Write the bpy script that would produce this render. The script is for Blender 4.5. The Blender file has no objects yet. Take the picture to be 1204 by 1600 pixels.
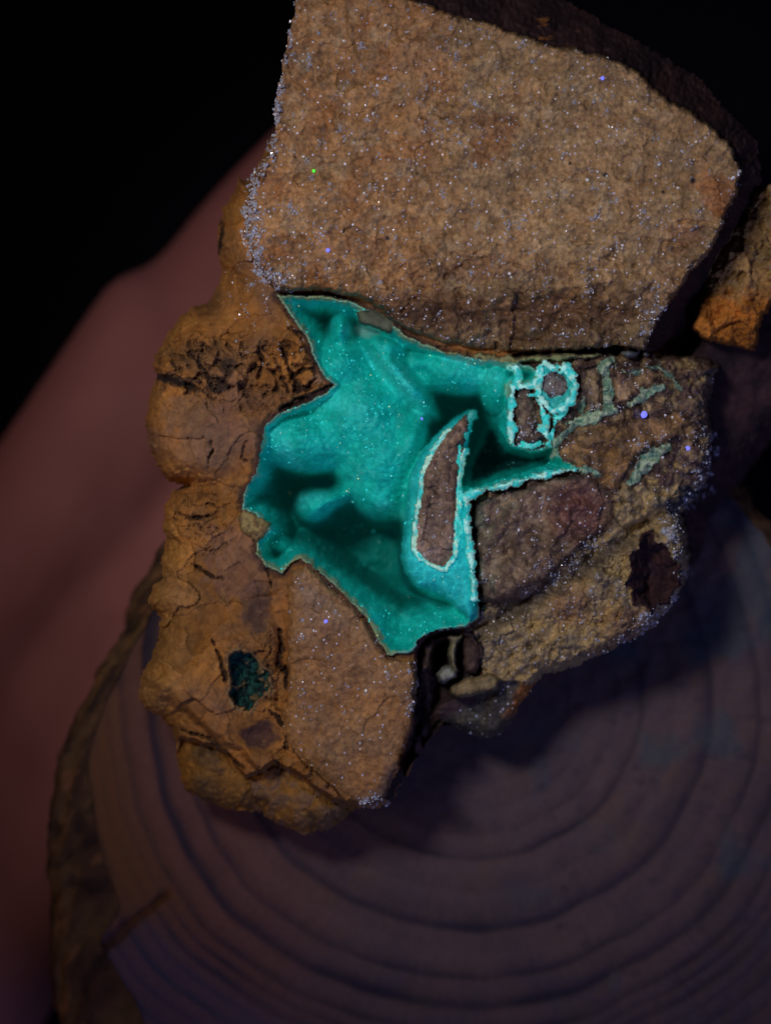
import bpy, bmesh, math, random
import numpy as np
from mathutils import Vector

# ------------------------------------------------------------------ camera, world, lamps
S = 6.25e-5            # metres per unit of the tracing grid (16 units = 1 mm)
D = 4800.0             # camera distance above the specimen's face in the same units (0.30 m)
scene = bpy.context.scene
COL = scene.collection

def P(px, py, z):
    """tracing-grid point (right, down) seen at height z -> world position"""
    k = (D - z) / D
    return ((px - 602.0) * k * S, (800.0 - py) * k * S, z * S)

cam_d = bpy.data.cameras.new('camera')
cam = bpy.data.objects.new('camera', cam_d); COL.objects.link(cam)
cam.location = (0, 0, D * S)
cam_d.sensor_fit = 'VERTICAL'; cam_d.sensor_height = 36.0
cam_d.lens = 36.0 * D / 1600.0
cam_d.clip_start = 0.01; cam_d.clip_end = 20
cam_d.dof.use_dof = True
cam_d.dof.focus_distance = (D + 45) * S
cam_d.dof.aperture_fstop = 15.0
scene.camera = cam

w = bpy.data.worlds.new('World'); scene.world = w; w.use_nodes = True
bg = w.node_tree.nodes['Background']
bg.inputs['Color'].default_value = (0.34, 0.26, 0.50, 1); bg.inputs['Strength'].default_value = 0.042

def look(o, tgt):
    o.rotation_euler = (Vector(tgt) - o.location).to_track_quat('-Z', 'Y').to_euler()

def spot(name, loc, tgt, watts, col, size_deg, blend, radius):
    l = bpy.data.lights.new(name, 'SPOT'); l.energy = watts; l.color = col
    l.spot_size = math.radians(size_deg); l.spot_blend = blend; l.shadow_soft_size = radius
    o = bpy.data.objects.new(name, l); COL.objects.link(o); o.location = loc; look(o, tgt)
    return o
# the hand torch (violet-white) above and left of the camera axis
spot('torch_light', (-0.066, 0.066, 0.235), (0.000, 0.014, 0.0), 1.12, (1.0, 0.89, 0.84), 30, 1.0, 0.018)
# weak warm room light from the left and an added cool fill from the lower right for the wood
spot('warm_room_light', (-0.30, -0.06, 0.22), (-0.02, -0.015, 0.0), 0.36, (1.0, 0.55, 0.24), 60, 1.0, 0.05)
spot('cool_fill_light', (0.16, -0.24, 0.25), (0.01, -0.03, -0.03), 0.80, (0.42, 0.45, 1.0), 70, 1.0, 0.10)

scene.view_settings.view_transform = 'Standard'; scene.view_settings.look = 'None'
scene.view_settings.exposure = 0.0; scene.view_settings.gamma = 1.0

# ------------------------------------------------------------------ numpy helpers
rng = np.random.default_rng(7)
random.seed(7)

def _hash(ix, iy, seed):
    h = (ix.astype(np.int64) * 374761393 + iy.astype(np.int64) * 668265263 + seed * 2147483647) & 0xffffffff
    h = ((h ^ (h >> 13)) * 1274126177) & 0xffffffff
    h = ((h ^ (h >> 16)) * 2246822519) & 0xffffffff
    return (h ^ (h >> 15)).astype(np.float64) / 4294967295.0

def noise(x, y, sc, seed=0):
    x = x / sc; y = y / sc
    ix = np.floor(x); iy = np.floor(y); fx = x - ix; fy = y - iy
    ux = fx*fx*fx*(fx*(fx*6-15)+10); uy = fy*fy*fy*(fy*(fy*6-15)+10)
    def g(dx, dy):
        a = _hash(ix+dx, iy+dy, seed) * 2*np.pi
        return np.cos(a)*(fx-dx) + np.sin(a)*(fy-dy)
    n = (g(0,0)*(1-ux)+g(1,0)*ux)*(1-uy) + (g(0,1)*(1-ux)+g(1,1)*ux)*uy
    return n * 1.5

def fbm(x, y, sc, octs=4, seed=0, gain=0.5):
    a = 1.0; t = 0; s = 0
    for o in range(octs):
        t = t + a*noise(x, y, sc/2**o, seed+o*17); s += a; a *= gain
    return t / s * 1.4

def ridged(x, y, sc, octs=3, seed=0):
    a = 1.0; t = 0; s = 0
    for o in range(octs):
        t = t + a*(1-np.abs(noise(x, y, sc/2**o, seed+o*13))*2.2); s += a; a *= .5
    return t/s

def voro(x, y, sc, seed=0):
    x = x/sc; y = y/sc; ix = np.floor(x); iy = np.floor(y)
    f1 = np.full(x.shape, 9.); f2 = np.full(x.shape, 9.); idv = np.zeros(x.shape)
    for dx in (-1, 0, 1):
        for dy in (-1, 0, 1):
            cx = ix+dx; cy = iy+dy
            px_ = cx + _hash(cx, cy, seed); py_ = cy + _hash(cx, cy, seed+5)
            d = np.hypot(px_-x, py_-y); r = _hash(cx, cy, seed+9)
            new = d < f1
            f2 = np.where(new, f1, np.minimum(f2, d)); idv = np.where(new, r, idv); f1 = np.where(new, d, f1)
    return f1, f2, idv

def sstep(a, b, x):
    t = np.clip((x-a)/(b-a), 0, 1); return t*t*(3-2*t)

def sd_poly(X, Y, pts):
    """signed distance, negative inside"""
    pts = np.array(pts, float); n = len(pts)
    d = np.full(X.shape, 1e18); ins = np.zeros(X.shape, bool)
    for i in range(n):
        ax, ay = pts[i]; bx, by = pts[(i+1) % n]
        ex, ey = bx-ax, by-ay
        wx, wy = X-ax, Y-ay
        t = np.clip((wx*ex+wy*ey)/(ex*ex+ey*ey+1e-9), 0, 1)
        d = np.minimum(d, (wx-ex*t)**2+(wy-ey*t)**2)
        if ay != by:
            c = ((ay > Y) != (by > Y)) & (X < (bx-ax)*(Y-ay)/(by-ay)+ax)
            ins ^= c
    return np.where(ins, -1, 1)*np.sqrt(d)

def sd_line(X, Y, pts, ws):
    """distance to a polyline minus its (tapering) half width"""
    pts = np.array(pts, float); best = np.full(X.shape, 1e9)
    if not hasattr(ws, '__len__'): ws = [ws]*len(pts)
    for i in range(len(pts)-1):
        ax, ay = pts[i]; bx, by = pts[i+1]; ex, ey = bx-ax, by-ay
        t = np.clip(((X-ax)*ex+(Y-ay)*ey)/(ex*ex+ey*ey+1e-9), 0, 1)
        best = np.minimum(best, np.hypot(X-ax-ex*t, Y-ay-ey*t) - (ws[i]*(1-t)+ws[i+1]*t)/2)
    return best

def smax(a, b, k):
    h = np.clip(0.5+0.5*(a-b)/k, 0, 1)
    return b*(1-h)+a*h + k*h*(1-h)

def blur(a, sg):
    k = int(3*sg); g = np.exp(-np.arange(-k, k+1)**2/(2*sg*sg)); g /= g.sum()
    for ax in (0, 1):
        p = np.pad(a, [(k, k) if i == ax else (0, 0) for i in (0, 1)], mode='edge')
        o = 0
        for i, w_ in enumerate(g):
            o = o + w_*(p[i:i+a.shape[0]] if ax == 0 else p[:, i:i+a.shape[1]])
        a = o
    return a

# ------------------------------------------------------------------ materials
def nodes_of(m):
    m.use_nodes = True; nt = m.node_tree; nt.nodes.clear(); return nt, nt.nodes, nt.links

def mineral(name, rough=0.75, grain=9000, gamt=0.35, bump=0.35, spec=0.3, emit=0.0, sss=0.0, sparkle=0.0, speck=(0.75,0.8,0.95)):
    """vertex stain colour x fine procedural grain, with fine relief and glassy flecks"""
    m = bpy.data.materials.new(name); nt, N, L = nodes_of(m)
    out = N.new('ShaderNodeOutputMaterial'); b = N.new('ShaderNodeBsdfPrincipled'); L.new(b.outputs[0], out.inputs[0])
    at = N.new('ShaderNodeAttribute'); at.attribute_name = 'stain_and_shade'
    tc = N.new('ShaderNodeTexCoord')
    n1 = N.new('ShaderNodeTexNoise'); n1.inputs['Scale'].default_value = grain*0.16; n1.inputs['Detail'].default_value = 6
    n1.inputs['Roughness'].default_value = 0.7
    L.new(tc.outputs['Object'], n1.inputs['Vector'])
    mr = N.new('ShaderNodeMapRange'); mr.inputs['From Min'].default_value = 0.3; mr.inputs['From Max'].default_value = 0.7
    mr.inputs['To Min'].default_value = 1-gamt; mr.inputs['To Max'].default_value = 1+gamt
    L.new(n1.outputs['Fac'], mr.inputs['Value'])
    mul = N.new('ShaderNodeVectorMath'); mul.operation = 'MULTIPLY'
    L.new(at.outputs['Color'], mul.inputs[0]); L.new(mr.outputs[0], mul.inputs[1])
    colout = mul.outputs[0]
    if sparkle > 0:
        v = N.new('ShaderNodeTexVoronoi'); v.inputs['Scale'].default_value = grain*0.33
        L.new(tc.outputs['Object'], v.inputs['Vector'])
        sep = N.new('ShaderNodeSeparateColor'); L.new(v.outputs['Color'], sep.inputs[0])
        gt = N.new('ShaderNodeMath'); gt.operation = 'GREATER_THAN'; gt.inputs[1].default_value = 1-sparkle
        L.new(sep.outputs[0], gt.inputs[0])
        lt = N.new('ShaderNodeMath'); lt.operation = 'LESS_THAN'; lt.inputs[1].default_value = 0.42
        L.new(v.outputs['Distance'], lt.inputs[0])
        mm = N.new('ShaderNodeMath'); mm.operation = 'MULTIPLY'; L.new(gt.outputs[0], mm.inputs[0]); L.new(lt.outputs[0], mm.inputs[1])
        mx = N.new('ShaderNodeMix'); mx.data_type = 'RGBA'
        L.new(mm.outputs[0], mx.inputs[0]); L.new(colout, mx.inputs[6]); mx.inputs[7].default_value = (*speck, 1)
        colout = mx.outputs[2]
        rr = N.new('ShaderNodeMapRange'); rr.inputs['To Min'].default_value = rough; rr.inputs['To Max'].default_value = 0.12
        L.new(mm.outputs[0], rr.inputs['Value']); L.new(rr.outputs[0], b.inputs['Roughness'])
    else:
        b.inputs['Roughness'].default_value = rough
    L.new(colout, b.inputs['Base Color'])
    b.inputs['Specular IOR Level'].default_value = spec
    n2 = N.new('ShaderNodeTexNoise'); n2.inputs['Scale'].default_value = grain*0.3; n2.inputs['Detail'].default_value = 5
    L.new(tc.outputs['Object'], n2.inputs['Vector'])
    bp = N.new('ShaderNodeBump'); bp.inputs['Strength'].default_value = bump; bp.inputs['Distance'].default_value = 0.00018
    L.new(n2.outputs['Fac'], bp.inputs['Height']); L.new(bp.outputs[0], b.inputs['Normal'])
    if emit > 0:
        L.new(colout, b.inputs['Emission Color']); b.inputs['Emission Strength'].default_value = emit
    if sss > 0:
        b.inputs['Subsurface Weight'].default_value = sss; b.inputs['Subsurface Radius'].default_value = (0.3, 1.0, 0.9)
        b.inputs['Subsurface Scale'].default_value = 0.0009
    return m

M_GRAN = mineral('granular_quartz', 0.6, 12000, 0.50, 0.38, 0.45, sparkle=0.035, speck=(0.70,0.72,0.92))
M_RUST = mineral('rusty_matrix', 0.85, 8000, 0.28, 0.25, 0.2)
M_DARK = mineral('dark_side', 0.9, 6000, 0.30, 0.3, 0.15)
M_CHAL = mineral('fluorescent_chalcedony', 0.6, 14000, 0.24, 0.4, 0.15, emit=0.04, sss=0.0, sparkle=0.012, speck=(0.35,0.95,0.9))
M_VEIN = mineral('fluorescent_vein', 0.6, 12000, 0.35, 0.5, 0.3, emit=0.28)
M_PALEV = mineral('pale_vein', 0.7, 12000, 0.35, 0.5, 0.3, emit=0.035)

def flat_mat(name, col, rough=0.2, emit=0, ecol=None, spec=0.5):
    m = bpy.data.materials.new(name); m.use_nodes = True; b = m.node_tree.nodes['Principled BSDF']
    b.inputs['Base Color'].default_value = (*col, 1); b.inputs['Roughness'].default_value = rough
    b.inputs['Specular IOR Level'].default_value = spec
    if emit: b.inputs['Emission Color'].default_value = (*(ecol or col), 1); b.inputs['Emission Strength'].default_value = emit
    return m

# ------------------------------------------------------------------ the specimen's relief
ST = 1.7
gx = np.arange(196, 1300, ST); gy = np.arange(-90, 1330, ST)
X, Y = np.meshgrid(gx, gy)
# ragged edges: bend the tracing plane before every outline is tested
WX = X + 4.0*fbm(X, Y, 26, 3, 101) + 2.2*fbm(X, Y, 7, 2, 111)
WY = Y + 4.0*fbm(X, Y, 26, 3, 201) + 2.2*fbm(X, Y, 7, 2, 211)
WXs = X + 2.4*fbm(X, Y, 14, 3, 301); WYs = Y + 2.4*fbm(X, Y, 14, 3, 401)

def box_sd(fn, pts, soft=False, pad=0, **k):
    """signed distance evaluated only near the shape"""
    a = np.array(pts, float)
    x0, x1 = a[:, 0].min()-60-pad, a[:, 0].max()+60+pad; y0, y1 = a[:, 1].min()-60-pad, a[:, 1].max()+60+pad
    i0, i1 = np.searchsorted(gx, [x0, x1]); j0, j1 = np.searchsorted(gy, [y0, y1])
    r = np.full(X.shape, 999.0)
    sx, sy = (WXs, WYs) if soft else (WX, WY)
    r[j0:j1, i0:i1] = fn(sx[j0:j1, i0:i1], sy[j0:j1, i0:i1], pts, **k)
    return r
poly = lambda pts, soft=False, pad=0: box_sd(sd_poly, pts, soft, pad)
line = lambda pts, ws: box_sd(sd_line, pts, True, ws=ws)

BLOCK = [(480,-90),(462,0),(450,60),(436,120),(430,170),(426,215),(424,238),(402,275),(390,320),(385,365),(398,400),(412,428),(428,450),(445,457),(490,453),(540,460),(580,472),(610,497),(640,518),(690,533),(740,543),(790,549),(850,549),(905,545),(960,542),(1010,545),(1018,520),(1035,490),(1075,430),(1110,390),(1130,345),(1150,300),(1158,265),(1145,235),(1120,205),(1085,180),(1050,160),(1020,135),(990,110),(950,90),(900,78),(850,66),(800,50),(740,32),(680,12),(640,0),(600,-20),(540,-90)]
SIDE = [(520,-90),(760,-90),(820,-30),(889,2),(981,55),(1092,122),(1147,184),(1184,221),(1190,300),(1175,330),(1120,420),(1090,520),(1080,560),(1000,556),(700,400),(560,0)]
CHUNK = [(1300,270),(1204,286),(1180,298),(1165,330),(1137,370),(1108,420),(1097,450),(1090,480),(1080,515),(1100,530),(1150,540),(1178,549),(1190,500),(1204,475),(1300,455)]
RIGHTDARK = [(1000,530),(1060,540),(1190,300),(1300,270),(1300,590),(1204,690),(1166,742),(1130,780),(1108,815),(1095,860),(1080,900),(1050,945),(1000,960),(900,700)]
MATRIX = [(372,276),(362,300),(346,330),(339,365),(341,400),(345,425),(338,450),(325,470),(300,479),(280,495),(262,520),(245,550),(238,575),(243,592),(232,620),(228,660),(232,700),(245,730),(262,752),(288,758),(272,766),(258,787),(253,815),(259,850),(251,880),(252,905),(238,915),(230,938),(240,955),(252,965),(245,1000),(232,1030),(218,1060),(216,1090),(226,1110),(250,1119),(265,1140),(275,1165),(278,1200),(283,1225),(300,1243),(340,1261),(380,1271),(400,1268),(430,1285),(470,1303),(510,1300),(535,1285),(555,1262),(600,1262),(622,1240),(640,1190),(660,1120),(672,1060),(680,1010),(760,960),(900,800),(900,560),(600,450),(500,300),(430,200),(400,262),(385,280)]
LOWER = [(742,948),(700,975),(655,1000),(648,1060),(650,1120),(632,1200),(655,1180),(690,1128),(715,1140),(755,1157),(782,1150),(800,1130),(815,1098),(832,1075),(850,1055),(890,1045),(940,1025),(980,1002),(1010,988),(1032,965),(1060,932),(1076,885),(1074,835),(1062,800),(1096,770),(1111,730),(1110,680),(1104,640),(1116,590),(1122,572),(1080,556),(1000,545),(850,545),(780,560),(740,760),(730,850)]
SLAB = [(455,893),(480,884),(510,907),(545,942),(570,972),(590,1002),(606,1026),(640,1032),(651,1060),(646,1110),(636,1160),(620,1200),(600,1246),(572,1259),(532,1242),(500,1212),(470,1182),(450,1160),(441,1140),(452,1080),(448,1000),(452,940)]
CAVITY = [(432,460),(470,462),(510,462),(545,470),(575,483),(612,508),(640,528),(690,548),(740,560),(790,566),(806,566),(830,572),(846,590),(830,600),(800,602),(797,650),(800,692),(830,703),(868,695),(872,712),(905,733),(850,742),(800,755),(745,768),(728,776),(734,830),(739,880),(744,930),(748,965),(728,980),(700,984),(668,992),(645,1018),(606,1024),(590,1000),(573,966),(548,940),(518,910),(490,886),(470,872),(455,880),(442,897),(415,885),(400,865),(402,842),(420,826),(400,802),(379,796),(381,770),(400,738),(408,700),(412,668),(432,648),(470,633),(502,618),(523,603),(500,580),(490,556),(480,530),(460,500)]
HOLE = [(744,696),(758,662),(776,664),(796,698),(830,708),(862,700),(858,722),(820,738),(780,748),(740,762),(724,760),(728,725)]
CLAST_J = [(728,648),(733,660),(724,700),(716,730),(712,780),(710,830),(706,868),(692,886),(667,875),(650,860),(652,820),(660,770),(663,740),(682,700),(706,668)]
CLAST_F = [(742,786),(780,770),(830,757),(880,746),(918,742),(942,760),(960,790),(945,828),(912,852),(880,882),(850,912),(820,935),(780,946),(752,943),(745,900),(740,850),(734,805)]
CLAST_H = [(872,700),(895,682),(940,668),(1000,652),(1060,644),(1088,664),(1094,692),(1060,686),(1022,694),(992,716),(972,752),(955,772),(935,758),(920,738),(905,730),(880,722)]
CLAST_T = [(812,604),(824,603),(832,626),(839,648),(840,662),(850,684),(834,690),(818,696),(803,690),(808,660),(803,640),(808,622)]
CLAST_R = [(848,588),(866,578),(882,590),(888,606),(878,618),(860,621),(846,610)]
CLAST_A = [(905,575),(934,572),(940,640),(905,652),(884,662),(880,650),(898,620)]
CLAST_B = [(962,575),(1000,568),(1035,585),(1010,608),(985,628),(962,634),(955,600)]
PIT_R = [(1002,832),(1020,826),(1024,846),(1042,850),(1046,872),(1062,884),(1056,900),(1066,914),(1050,926),(1046,944),(1026,948),(1018,962),(1000,944),(984,946),(988,922),(976,912),(986,892),(982,868),(996,858)]
NOTCH = [(650,1000),(672,988),(700,982),(738,986),(757,1010),(752,1050),(735,1062),(742,1095),(700,1120),(690,1132),(655,1180),(632,1215),(612,1250),(600,1250),(622,1200),(638,1160),(648,1110),(654,1070)]
GREENPIT = [(356,1030),(372,1016),(392,1022),(405,1040),(420,1050),(418,1080),(402,1092),(392,1108),(366,1102),(360,1080),(364,1060)]
LOBE1 = [(280,1150),(330,1165),(360,1185),(385,1215),(400,1268),(340,1262),(300,1245),(276,1225)]
LOBE2 = [(385,1215),(430,1190),(470,1215),(520,1250),(562,1262),(540,1310),(470,1320),(400,1290)]

sdB = poly(BLOCK, pad=500); sdSide = poly(SIDE); sdCh = poly(CHUNK, pad=40); sdRD = poly(RIGHTDARK)
sdM = poly(MATRIX, pad=100); sdL = poly(LOWER, pad=200); sdS = poly(SLAB, pad=20); sdC = poly(CAVITY, True, 60)
sdHole = poly(HOLE, True); sdJ = poly(CLAST_J, True); sdF = poly(CLAST_F); sdH = poly(CLAST_H)
sdN = poly(NOTCH); sdPR = poly(PIT_R); sdG = poly(GREENPIT)
sdL1 = poly(LOBE1); sdL2 = poly(LOBE2)
minor = {'T': poly(CLAST_T, True), 'R': poly(CLAST_R, True), 'A': poly(CLAST_A, True), 'B': poly(CLAST_B, True)}

H = np.full(X.shape, np.nan); ID = np.zeros(X.shape, int)
C = np.zeros(X.shape+(3,)); ALB = 0.86
parts = {}           # id -> (name, material, label)
def reg(name, mat, label=None):
    i = len(parts)+1; parts[i] = (name, mat, label); return i
def put(mask, h, pid, col):
    H[mask] = h[mask] if hasattr(h, 'shape') else h
    ID[mask] = pid
    C[mask] = col[mask] if getattr(col, 'ndim', 1) == 3 else col
def mixc(a, b, t):
    return np.asarray(a)*(1-t[..., None]) + np.asarray(b)*t[..., None]
def rounded(d, R, depth):
    """0 well inside, falling to -depth at the outline (d = distance inside)"""
    q = np.clip(1-d/R, 0, 1); return -depth*(1-np.sqrt(np.clip(1-q*q, 0, 1)))

def plates(sc, seed, warp=16):
    a1, a2, aid = voro(X+warp*fbm(X,Y,60,4,seed), Y+warp*fbm(X,Y,60,4,seed+3), sc, seed)
    th_ = aid*40.0
    return (aid-.5) + .011*(np.cos(th_)*X+np.sin(th_)*Y)*0 + a1*.6*np.cos(th_), a2-a1, aid
f60 = fbm(X, Y, 60, 5, 1); f150 = fbm(X, Y, 150, 4, 2); f20 = fbm(X, Y, 20, 4, 3); f9 = fbm(X, Y, 9, 3, 4)
rid = ridged(X, Y, 70, 4, 5); rid2 = ridged(X, Y, 34, 3, 6)
v1, v2, vid = voro(X+5*f20, Y+5*f20, 13, 3)
w1, w2, wid = voro(X+14*f20, Y+14*f20, 46, 8)
facet = (vid-0.5)*2.6 - v1*1.6
f300 = fbm(X, Y, 300, 3, 12)

# outer body -----------------------------------------------------------------
p_dark = reg('shaded_flank', M_DARK, 'dark maroon unlit flank of the stone')
p_mat = reg('rusty_matrix', M_RUST, 'orange brown knobbly matrix on the left')
p_low = reg('yellowish_base', M_GRAN, 'yellow brown gritty lower right edge')
p_blk = reg('granular_block', M_GRAN, 'large pale gritty block across the top')
p_chk = reg('side_chunk', M_RUST, 'ochre chunk at the far right')
p_slb = reg('slab', M_GRAN, 'smooth tan slab below the cavity')
p_cav = reg('crystal_lining', M_CHAL, 'glowing teal crystal lined cavity')
p_hol = reg('cavity_hole', M_CHAL, 'deep dark hole in the teal cavity')
p_not = reg('notch', M_DARK, 'dark hollow between slab and base')
p_pit = reg('hollow', M_DARK, 'dark maroon hollow at the right edge')
p_grn = reg('green_pit', M_RUST, 'small dark green crystal pit')

dark = mixc((0.075,0.040,0.045), (0.035,0.022,0.03), sstep(-.5,.5,f60))  # the shade on the flanks is put into this dark colour
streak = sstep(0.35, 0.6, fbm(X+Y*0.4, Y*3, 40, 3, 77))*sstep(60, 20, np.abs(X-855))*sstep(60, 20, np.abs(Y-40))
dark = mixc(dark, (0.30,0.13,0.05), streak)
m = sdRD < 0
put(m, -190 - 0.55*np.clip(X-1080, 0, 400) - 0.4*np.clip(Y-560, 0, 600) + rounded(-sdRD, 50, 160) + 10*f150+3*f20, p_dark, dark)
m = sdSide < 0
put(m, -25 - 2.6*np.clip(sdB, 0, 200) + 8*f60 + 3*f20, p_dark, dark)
# gap at the right of the block: a steep wall going down, then the chunk
m = (sdSide < 0) & (X > 1000) & (Y > 290)
put(m, -30 - 5.0*np.clip(sdB, 0, 75) + 5*f60, p_dark, dark*0.8)
chc = mixc((0.38,0.24,0.10), (0.46,0.18,0.035), sstep(445, 475, Y+18*f20))
chc = mixc(chc, (0.10,0.06,0.05), sstep(0.1, 0.6, fbm(X,Y,34,5,35,.65))*0.7)
chc = mixc(chc, (0.50,0.38,0.20), sstep(.1,.5,fbm(X,Y,24,5,38,.7))*sstep(470,440,Y)*.7)*(1+.7*(plates(30,131,12)[2]-.5))[..., None]
m = sdCh < 0
put(m, -125 + 16*f60+7*f20+facet*2+(wid-.5)*20+16*plates(30,131,12)[0]+8*f9 + rounded(-sdCh, 14, 45), p_chk, chc)

# matrix -------------------------------------------------------------------
orange = mixc((0.46,0.205,0.050), (0.36,0.18,0.065), sstep(-.4,.5,f60))
orange = mixc(orange, (0.27,0.15,0.095), sstep(.0,.6,f150)*.8)
orange = mixc(orange, (0.52,0.28,0.08), sstep(.25,.7,-f60)*.6)
yel = sstep(760, 900, Y)*sstep(330, 240, X)
orange = mixc(orange, (0.46,0.26,0.07), yel*.6)*ALB
zone = np.clip(sstep(130, 40, np.hypot((X-330)*0.85, (Y-580)*1.6)) + sstep(90, 30, np.hypot(X-450, (Y-590)*1.1))*.9 + sstep(110,40,np.hypot(X-300,(Y-800)*1.4))*.6 + sstep(100,30,np.hypot(X-435,Y-1060))*.55 + sstep(100,30,np.hypot((X-500)*.6,Y-1235))*.7, 0, 1)
crack = sstep(0.62, 0.86, ridged(X+10*f20, Y*1.25+10*f20, 42, 4, 31))*zone
crack2 = sstep(0.07, 0.01, w2-w1)*(0.1+0.9*zone)
blot = sstep(.15, .5, fbm(X, Y, 24, 4, 61))*np.clip(zone*1.3-.35, 0, 1)
ck = np.clip(crack+crack2*.55*sstep(-.1,.4,f60)+blot*.7, 0, 1)
mc = mixc(orange, (0.035,0.025,0.025), ck*.9)
gz = sstep(22+16*f20, 2, sdG)
mc = mixc(mc, (0.07,0.05,0.045), gz*.6*sstep(-.35,.2,f9+f20)); mc = mixc(mc, (0.34,0.25,0.12), sstep(5,1,np.abs(sdG-3+6*f20))*.6)
for (cx, cy, rx, ry, c, a) in [(400,950,24,40,(0.13,0.08,0.065),.9),(407,1148,28,20,(0.11,0.06,0.055),.95),(300,650,45,34,(0.20,0.13,0.09),.6),(352,688,40,55,(0.26,0.14,0.09),.5),(330,700,50,30,(.22,.14,.09),.5),(500,1262,50,20,(0.14,0.10,0.06),.6),(430,1250,26,18,(0.17,0.10,0.06),.6),(370,880,50,60,(0.30,0.17,0.11),.7),(455,800,40,50,(0.28,0.15,0.09),.6),(320,560,60,26,(0.15,0.09,0.05),.5),(340,600,18,14,(.03,.025,.025),.9),(358,575,12,16,(.03,.03,.035),.7),(260,590,22,7,(.06,.04,.04),.8),(285,596,28,8,(.05,.035,.03),.8)]:
    t = sstep(1.25, 0.8, np.hypot((X-cx)/rx, (Y-cy)/ry)+.4*f20)*a
    mc = mixc(mc, c, t)
CR = [([(440,545),(452,575),(462,600),(484,606)],[2,4,5,2]),([(448,512),(466,520),(486,532)],[1,3,2]),([(455,592),(470,580),(488,574),(494,590),(480,606),(462,612)],[3,5,4,4,6,7]),
 ([(440,640),(470,625),(505,612),(520,602)],[8,12,12,6]),([(430,560),(440,590),(452,612)],[1,3,4]),([(240,588),(262,592),(290,602),(318,612),(334,624)],[6,8,7,4,1]),
 ([(330,684),(332,702),(325,716),(327,740)],[-1,2,0,-2]),([(386,688),(380,700),(377,716),(386,720)],[-1,1,1,-1]),([(268,560),(276,575),(270,592)],[2,4,3]),([(290,548),(310,566),(326,590),(352,598)],[1,4,6,3]),
 ([(296,760),(276,762),(262,757)],[2,5,7]),([(404,540),(410,566),(404,590)],[1,3,2]),([(412,868),(420,900),(426,918)],[2,3,1]),([(436,985),(440,1010),(434,1036),(448,1050),(446,1080)],[2,5,6,6,3]),
 ([(332,1000),(345,1030),(352,1062)],[1,3,4]),([(420,1110),(436,1122),(450,1150),(446,1170)],[3,5,6,4]),([(285,1140),(330,1156),(352,1178),(380,1200)],[2,5,6,3]),([(390,1218),(430,1205),(470,1220),(505,1245)],[5,8,8,4]),
 ([(300,1210),(320,1222),(340,1218)],[1,3,2]),([(455,510),(470,530),(482,552),(500,580)],[1,2,2,3]),([(275,800),(300,810),(330,806)],[1,3,1]),([(300,880),(330,900),(350,905)],[1,2,1]),([(340,340),(348,355),(340,400)],[7,6,3])]
lnm = np.zeros(X.shape)
for pts_, ws_ in CR:
    lnm = np.maximum(lnm, sstep(2.5, -1.0, line(pts_, ws_)+2.5*f9))
mc = mixc(mc, (0.020,0.014,0.016), lnm*.92)
mc = mixc(mc, (0.30,0.20,0.13), sstep(14, 5, np.hypot((X-497), (Y-592)*1.1)+5*f20)*.8)
dM = -sdM
pA, pAe, pAi = plates(74, 81); pB, pBe, pBi = plates(33, 85, 10)
mh = -58 + 16*f150 + 5*f60 + 15*pA + 7*pB + (2+7*zone)*f20 + (.3+2.2*zone)*f9 + rounded(dM, 48, 130) + rounded(dM, 10, 40) - 20*ck - 10*crack2 - 14*lnm
mh = mh - 35*sstep(250, 430, Y)*sstep(430, 340, X)*sstep(520, 420, Y)
mh = mh + 10*np.exp(-((X-330)**2+(Y-690)**2)/70**2) + 8*np.exp(-((X-320)**2+(Y-560)**2)/60**2) - 26*np.exp(-((X-300)**2/50**2+(Y-760)**2/14**2)) + 25*np.exp(-((X-300)**2+(Y-1020)**2)/80**2)
mh = mh - 30*np.exp(-((X-440)**2/14**2+(Y-1020)**2/90**2)) - 24*np.exp(-((X-410)**2/30**2+(Y-955)**2/42**2)) - 34*np.exp(-((X-405)**2/30**2+(Y-1150)**2/20**2))
# ledges stepping down to the lower left
dl = (X-300)*0.6 - (Y-1110)*0.8
mh = mh - 34*sstep(0, -16, dl+12*f60) - 30*sstep(-70, -84, dl+14*f60)
mc = mc*(1+.35*(pAi-.5)+.3*(pBi-.5))[..., None]
mc = mixc(mc, np.array((0.40,0.22,0.08))*1.0, sstep(.1,.6,fbm(X,Y,20,5,88,.7))*.4)
mc = mixc(mc, (0.10,0.055,0.03), sstep(.15,.6,fbm(X,Y,16,5,89,.7))*.45)
m = (sdM < 0)
put(m, mh, p_mat, mc)
lc = mixc((0.40,0.20,0.045), (0.20,0.12,0.05), sstep(-.2,.6,f60))
lc = mixc(lc, (0.05,0.035,0.03), sstep(.1,.6,fbm(X,Y,30,4,36,.65))*.6)*ALB
m = (sdL1 < 0) & (sdM < 0); put(m, -150 + rounded(-sdM, 60, 120)+rounded(-sdL1, 14, 26)+9*f60+4*f20-6*sstep(.0,.6,f20), p_mat, lc)
m = (sdL2 < 0) & (sdM < 0); put(m, -135 + rounded(-sdM, 60, 120)+rounded(-sdL2, 16, 30)+12*f60+5*f20+(wid-.5)*14, p_mat, mixc(lc, (0.25,0.15,0.08), sstep(-.3,.3,f20)))

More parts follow.
